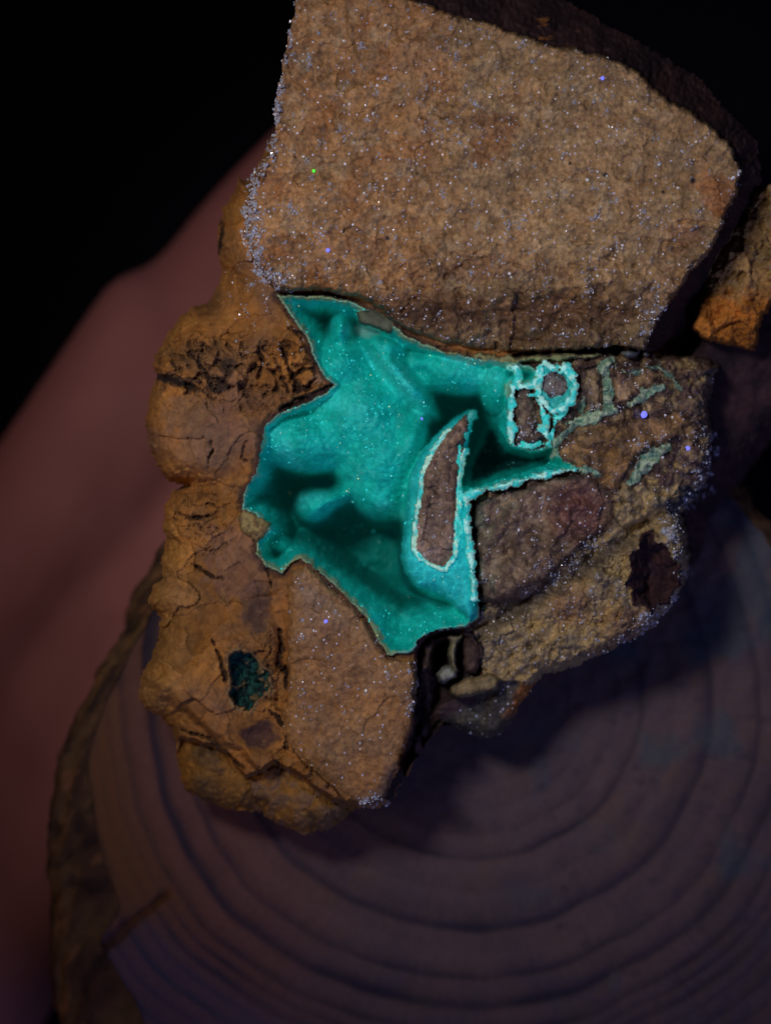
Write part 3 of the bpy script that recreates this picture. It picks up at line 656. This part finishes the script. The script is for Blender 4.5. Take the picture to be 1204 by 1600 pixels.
grains('quartz_grains', dblk, 8000, 1.25, M_QZ, 'tiny blue grey quartz grains over the gritty faces', allowed=allg, clump=7)
grains('bright_quartz_grains', lambda x, y, j, i: dblk(x, y, j, i)*.9, 900, 1.5, M_QW, 'sparkling white quartz grains over the gritty faces', allowed=allg)
grains('edge_crystals', lambda x, y, j, i: bl_edge[j, i]*1.2+rt_edge[j, i]*.6+bot[j, i], 1100, 2.2, M_QZ, 'crust of pale crystals along the edges', allowed=allg+[p_dark, p_pit], clump=5)
grains('rim_crystals', lambda x, y, j, i: bl_edge[j, i]*1.0*(x < 470)*sstep(-.2,.3,fbm(x*1.0,y*1.0,30,2,97)), 520, 2.2, M_QZ, 'pale blue crystal crust along the left edge of the block', allowed=allg, clump=4)
cavd = np.clip(sstep(.0,.5,fbm(X,Y,50,3,95))+.08, 0, 1)
teals = [p_cav]+[k for k, v in parts.items() if v[0] == 'crystal_bank']
grains('teal_crystal_points', lambda x, y, j, i: cavd[j, i]*sstep(-190,-80,Hf[j,i])+.02, 900, 1.25, M_TQ, 'tiny cyan crystal points lining the cavity', allowed=teals)
grains('golden_flecks', lambda x, y, j, i: 0.5+0*x, 46, .85, M_GD, 'golden flecks scattered on the teal crystals', allowed=teals)

def bead(name, px, py, r, mat, label):
    j = int(round((py-gy[0])/ST)); i = int(round((px-gx[0])/ST))
    bm = bmesh.new(); bmesh.ops.create_icosphere(bm, subdivisions=1, radius=r*S)
    for v in bm.verts: v.co *= 1+0.25*(random.random()-.5)
    me = bpy.data.meshes.new(name); bm.to_mesh(me); bm.free(); me.materials.append(mat)
    o = bpy.data.objects.new(name, me); COL.objects.link(o); o.parent = specimen
    o.location = Vector(G[j*nx+i]) + Vector((0, 0, r*.4*S)); o['label'] = label
bead('emissive_bead', 1005, 648, 6.5, M_VI, 'largest violet blue lamp glint bead, on the right')
bead('emissive_bead', 1073, 701, 4.2, M_VI, 'violet blue lamp glint bead near the right edge')
bead('emissive_bead', 940, 122, 3.4, M_VI, 'violet blue lamp glint bead near the upper right of the block')
bead('emissive_bead', 512, 391, 3.6, M_VI, 'violet blue lamp glint bead low on the block')
bead('emissive_bead', 508, 970, 3.4, M_VI, 'violet blue lamp glint bead on the slab')
bead('emissive_bead', 658, 655, 2.6, M_VI, 'small blue lamp glint bead in the cavity')
bead('emissive_bead', 490, 267, 3.0, M_GN, 'green glowing grain on the block')

# ------------------------------------------------------------------ wood slice
CX, CY = 740.0, 1075.0
wood = bpy.data.objects.new('wood_slice', None); COL.objects.link(wood); wood.location = P(CX, CY, slice_z(CX, CY))
tag(wood, 'round slice of a log with growth rings and rough bark, lying under the stone', 'wood slice')
bpy.context.view_layer.update()
NT = 900
th = np.linspace(0, 2*np.pi, NT, endpoint=False)
def interp_ang(pts):
    a = np.array([p[0] for p in pts], float); r = np.array([p[1] for p in pts], float)
    a = np.concatenate([a-360, a, a+360]); r = np.concatenate([r, r, r])
    return np.interp(np.degrees(th), a, r)
# angles measured anticlockwise from the right, as seen
def smooth_ring(v, k=25):
    kk = np.hanning(k); kk /= kk.sum(); return np.convolve(np.concatenate([v[-k:], v, v[:k]]), kk, 'same')[k:-k]
RW = smooth_ring(interp_ang([(0,560),(20,520),(37,500),(60,520),(90,540),(140,505),(160,508),(171,528),(182,575),(190,615),(205,640),(212,650),(214,705),(222,720),(240,800),(270,860),(300,800),(330,700)]), 9)
RB = smooth_ring(interp_ang([(0,600),(20,545),(28,500),(34,520),(60,560),(90,580),(140,525),(150,522),(161,538),(171,556),(182,606),(192,668),(206,733),(216,805),(224,880),(240,930),(270,930),(300,860),(330,740)]), 15)
RW = RW + 5*np.interp(th, th, fbm(np.cos(th)*400, np.sin(th)*400, 40, 3, 7))
RB = RB + 9*fbm(np.cos(th)*500, np.sin(th)*500, 45, 4, 8)
RB = np.maximum(RB, RW+14)
NR = 330
RWm = RW[:, None]; t = np.linspace(0.0, 1, NR)[None, :]
R = RWm*t
T = th[:, None] + 0*t
WXp = CX + R*np.cos(T); WYp = CY - R*np.sin(T)
wob = 1 + 0.028*fbm(np.cos(T)*300, np.sin(T)*300, 160, 3, 9)
Rr = R*wob/(1+0.0*T)
# slightly egg shaped rings, tighter to the left
egg = 1 + 0.02*np.cos(T-np.pi) 
Rr = Rr/egg
def trough(r0, wd, a): return a*(.55*np.exp(-((Rr-r0)/np.where(Rr < r0, .8*wd, .42*wd))**2)+.16*np.exp(-((Rr-r0+wd)/(1.6*wd))**2))
amp = 0.6+0.6*fbm(WXp, WYp, 160, 3, 10)
rings = [(60,8,.4),(105,7,.35),(150,8,.4),(190,6,.3),(228,7,.35),(268,8,1.0),(318,6,.3),(378,13,1.5),(455,9,.9),(500,13,1.35),(543,9,.9),(566,7,.8),(588,8,.8),(612,7,.6),(640,9,.8),(668,7,.6),(700,9,.8),(735,8,.6),(770,9,.8)]
tr = sum(trough(*r) for r in rings)*np.clip(amp, .55, 1.25)
fine = fbm(WXp, WYp, 26, 4, 20)
# saw marks running down-left on the right half
saw = np.sin((WXp*0.82+WYp*0.57)/7.5+3*fbm(WXp, WYp, 80, 2, 21))*sstep(820, 1000, WXp)
sp1, sp2, spid = voro(WXp*1.0+WYp*.6, WYp*1.3-WXp*.5, 64, 22)
spots = sstep(.20, .08, sp1+.06*fine)*(spid > .45)*sstep(760, 900, WXp)
WZ = slice_z(WXp, WYp) - 3.5*tr + 1.2*fine + 1.2*saw - 1*spots + 6*fbm(WXp, WYp, 200, 3, 23)

# crack in from the lower left rim
ckd = sd_line(WXp, WYp, [(120,1500),(165,1478),(205,1440),(262,1398)], [20,11,7,1])
ckm = sstep(8, -4, ckd+6*fine); WZ = WZ - 18*ckm
# notch near the upper right rim
cl = mixc((0.112,0.076,0.088), (0.088,0.064,0.084), sstep(-.5,.5,fbm(WXp,WYp,120,4,29)+.3*fine))
cl = mixc(cl, (0.11,0.075,0.07), sstep(.0,.6,fbm(WXp, WYp, 90, 3, 24))*.6)
cl = mixc(cl, (0.150,0.062,0.048), sstep(620, 280, WXp)*.85)
cl = mixc(cl, (0.022,0.018,0.04), np.clip(tr*(1.35+.5*sstep(500,300,WXp)), 0, .95))
cl = mixc(cl, (0.05,0.04,0.06), spots*.5)
cl = cl*(1+.10*np.sin(Rr/7.3+2*fbm(WXp,WYp,120,3,27))*sstep(-.5,.5,fine)+.10*fbm(np.cos(T)*900,np.sin(T)*900,12,3,28))[..., None]
glow_tint = sstep(.0,.5, fbm(WXp, WYp, 110, 3, 25)+.9*np.exp(-((WXp-1040)**2/200**2+(WYp-1010)**2/70**2))+.5*np.exp(-((WXp-1180)**2/90**2+(WYp-900)**2/90**2))-.25)  # bluish glow from the specimen painted into the wood colour
cl = mixc(cl, (0.035,0.085,0.12), glow_tint*.45*sstep(700, 950, WXp))
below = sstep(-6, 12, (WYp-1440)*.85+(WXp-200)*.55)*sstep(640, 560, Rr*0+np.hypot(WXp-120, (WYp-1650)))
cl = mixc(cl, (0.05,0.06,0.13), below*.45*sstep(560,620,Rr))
tan = sstep(500, 590, Rr)*sstep(1480, 1380, WYp)*sstep(600,300,WXp)
cl = mixc(cl, (0.135,0.060,0.022), tan*.9*(1-.6*np.clip(tr,0,1)))
cl = mixc(cl, (0.09,0.035,0.016), ckm*.6)
def grid_mesh(name, PX, PY, PZ, mat, parent, colr):
    n0, n1 = PX.shape
    K_ = (D-PZ)/D
    V = np.stack([(PX-602)*K_*S, (800-PY)*K_*S, PZ*S], -1).reshape(-1, 3) - np.array(parent.location)
    ii = np.arange(n0*n1).reshape(n0, n1); nxt = np.roll(ii, -1, 0)
    F = np.stack([ii[:, :-1], ii[:, 1:], nxt[:, 1:], nxt[:, :-1]], -1).reshape(-1, 4)
    return mesh_np(name, V, F, mat, parent, colr.reshape(-1, 3))
M_WOOD = mineral('sawn_wood', 0.75, 14000, 0.14, 0.2, 0.25)
M_BARK = mineral('bark', 0.9, 3000, 0.40, 0.6, 0.2)
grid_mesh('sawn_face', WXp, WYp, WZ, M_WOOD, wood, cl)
# bark: from the wood edge outward, over the rim, down the side and in underneath
NBk = 60
tb = np.linspace(0, 1, NBk)[None, :]
RBm = RB[:, None]
rb = np.where(tb < .5, RWm-2+(RBm-RWm+2)*np.sin(tb*2*np.pi/2), np.where(tb < .85, RBm-10*(tb-.5), RBm-3.5-(tb-.85)/.15*160))
T2 = th[:, None]+0*tb
bn = fbm(np.cos(T2)*500+tb*160, np.sin(T2)*500+tb*240, 60, 4, 50)
bn2 = fbm(np.cos(T2)*900+tb*200, np.sin(T2)*900+tb*90, 50, 4, 51)
rb2 = rb + (9*bn+1.0*bn2)*sstep(0, .2, tb)*sstep(1, .85, tb)
BX = CX+rb2*np.cos(T2); BY = CY-rb2*np.sin(T2)
drop = np.where(tb < .5, 30*(tb*2)**5, np.where(tb < .85, 30+(tb-.5)/.35*170, 200))
BZ = slice_z(BX, BY)+4 - drop + (9*bn+4*bn2)*sstep(0,.12,tb)*sstep(.9,.6,tb) 
bcol = mixc((0.10,0.058,0.027), (0.06,0.032,0.020), sstep(-.3,.3,bn))
bcol = mixc(bcol, (0.22,0.10,0.045), sstep(.25,.6,bn2)*.7)
bcol = mixc(bcol, (0.025,0.015,0.012), sstep(.15,.5,-bn2)*.8)
grid_mesh('bark', BX, BY, BZ, M_BARK, wood, bcol)
RU = np.linspace(0, 1, 6)[None, :]*(RBm-165+4)
UX = CX+RU*np.cos(th[:, None]); UY = CY-RU*np.sin(th[:, None])
o = grid_mesh('sawn_underside', UX, UY, slice_z(UX, UY)-196, M_WOOD, wood, np.tile([.12,.08,.06], (NT*6, 1)))

# ------------------------------------------------------------------ hand under the slice
def capsule(bm, a, b, ra, rb, flat=1.0, seg=20):
    a = Vector(a); b = Vector(b); d = (b-a); L = d.length; d.normalize()
    up = Vector((0, 0, 1)); s = d.cross(up).normalized(); u = s.cross(d)
    rows = []
    for k in range(-5, 1):
        ang = k/5*math.pi/2; rows.append((a + d*(ra*math.sin(ang)), ra*math.cos(ang)))
    for k in range(1, 6):
        rows.append((a+d*(L*k/6), ra+(rb-ra)*k/6))
    for k in range(0, 6):
        ang = k/5*math.pi/2; rows.append((b + d*(rb*math.sin(ang)), rb*math.cos(ang)))
    vs = []
    for c, r in rows:
        r = max(r, 1e-5)
        vs.append([bm.verts.new(c + s*(r*math.cos(t_)) + u*(r*flat*math.sin(t_))) for t_ in [2*math.pi*i/seg for i in range(seg)]])
    for i in range(len(vs)-1):
        for j in range(seg):
            bm.faces.new((vs[i][j], vs[i][(j+1) % seg], vs[i+1][(j+1) % seg], vs[i+1][j]))
    bm.faces.new(vs[0][::-1]); bm.faces.new(vs[-1])

bm = bmesh.new()
def W(px, py, z): return P(px, py, z)
def chain(pts, rs, flat=1.0):
    for i in range(len(pts)-1):
        capsule(bm, W(*pts[i]), W(*pts[i+1]), rs[i]*S, rs[i+1]*S, flat)
ZT = -1010
def W(px, py, z): return P(px+48, py+8, z)
# forearm and palm, coming in from the lower left, palm up, fingers to the upper right
chain([(-1500,3000,ZT),(-800,2150,ZT),(-480,1750,ZT)], [430,360,330], .72)
chain([(-480,1750,ZT),(-250,1330,ZT),(-40,900,ZT)], [330,300,215], .72)
chain([(-420,1700,ZT),(-160,1340,ZT),(60,960,ZT-10)], [300,270,180], .75)
chain([(-300,1750,ZT),(-120,1450,ZT),(170,1060,ZT-20)], [270,235,170], .8)
# fingers: index, middle, ring, little
chain([(60,800,ZT-5),(230,540,ZT-15),(370,350,ZT-20),(480,215,ZT+10)], [165,142,128,108])
chain([(190,930,ZT-20),(420,700,ZT-50),(600,520,ZT-60),(720,400,ZT-20)], [145,128,115,95])
chain([(250,1060,ZT-20),(500,880,ZT-50),(690,730,ZT-60),(810,640,ZT-20)], [135,122,110,92])
chain([(250,1190,ZT-20),(470,1060,ZT-50),(640,960,ZT-55),(740,900,ZT-20)], [120,108,98,84])
# thumb lying along the upper left edge
chain([(-420,1500,ZT+20),(-190,1080,ZT+35),(40,770,ZT+35),(185,500,ZT+25)], [240,190,150,112])
me = bpy.data.meshes.new('hand'); bm.to_mesh(me); bm.free()
hand = bpy.data.objects.new('hand', me); COL.objects.link(hand)
rm = hand.modifiers.new('skin', 'REMESH'); rm.mode = 'VOXEL'; rm.voxel_size = 22*S; rm.use_smooth_shade = True
sm = hand.modifiers.new('soften', 'SMOOTH'); sm.factor = .6; sm.iterations = 10
tag(hand, 'bare hand, palm up, out of focus at the left, holding the wood slice from below', 'hand')
m = bpy.data.materials.new('skin'); nt, N, L = nodes_of(m)
out = N.new('ShaderNodeOutputMaterial'); b = N.new('ShaderNodeBsdfPrincipled'); L.new(b.outputs[0], out.inputs[0])
tc = N.new('ShaderNodeTexCoord'); n1 = N.new('ShaderNodeTexNoise'); n1.inputs['Scale'].default_value = 45; n1.inputs['Detail'].default_value = 4
L.new(tc.outputs['Object'], n1.inputs['Vector'])
r = N.new('ShaderNodeValToRGB'); r.color_ramp.elements[0].position = .35; r.color_ramp.elements[1].position = .65
r.color_ramp.elements[0].color = (0.27,0.105,0.105,1); r.color_ramp.elements[1].color = (0.33,0.14,0.138,1)
L.new(n1.outputs['Fac'], r.inputs[0]); L.new(r.outputs[0], b.inputs['Base Color'])
b.inputs['Roughness'].default_value = .75; b.inputs['Specular IOR Level'].default_value = .12
n2 = N.new('ShaderNodeTexNoise'); n2.inputs['Scale'].default_value = 900
L.new(tc.outputs['Object'], n2.inputs['Vector'])
bp = N.new('ShaderNodeBump'); bp.inputs['Strength'].default_value = .15; bp.inputs['Distance'].default_value = .0004
L.new(n2.outputs['Fac'], bp.inputs['Height']); L.new(bp.outputs[0], b.inputs['Normal'])
me.materials.append(m)

# ------------------------------------------------------------------ black cloth below
n = 60
lx = np.linspace(-0.6, 0.6, n); CXg, CYg = np.meshgrid(lx, lx)
CZ = (ZT-330)*S + 0.004*fbm(CXg*1000, CYg*1000, 160, 3, 80)
V = np.stack([CXg, CYg, CZ], -1).reshape(-1, 3); ii = np.arange(n*n).reshape(n, n)
F = np.stack([ii[:-1,:-1], ii[:-1,1:], ii[1:,1:], ii[1:,:-1]], -1).reshape(-1, 4)
M_CL = flat_mat('black_cloth', (0.004,0.004,0.008), 0.95, spec=0.05)
cloth = mesh_np('ground', V, F, M_CL)
tag(cloth, 'black cloth below everything', kind='structure')

scene.render.engine = 'CYCLES'
scene.cycles.max_bounces = 6; scene.cycles.diffuse_bounces = 3
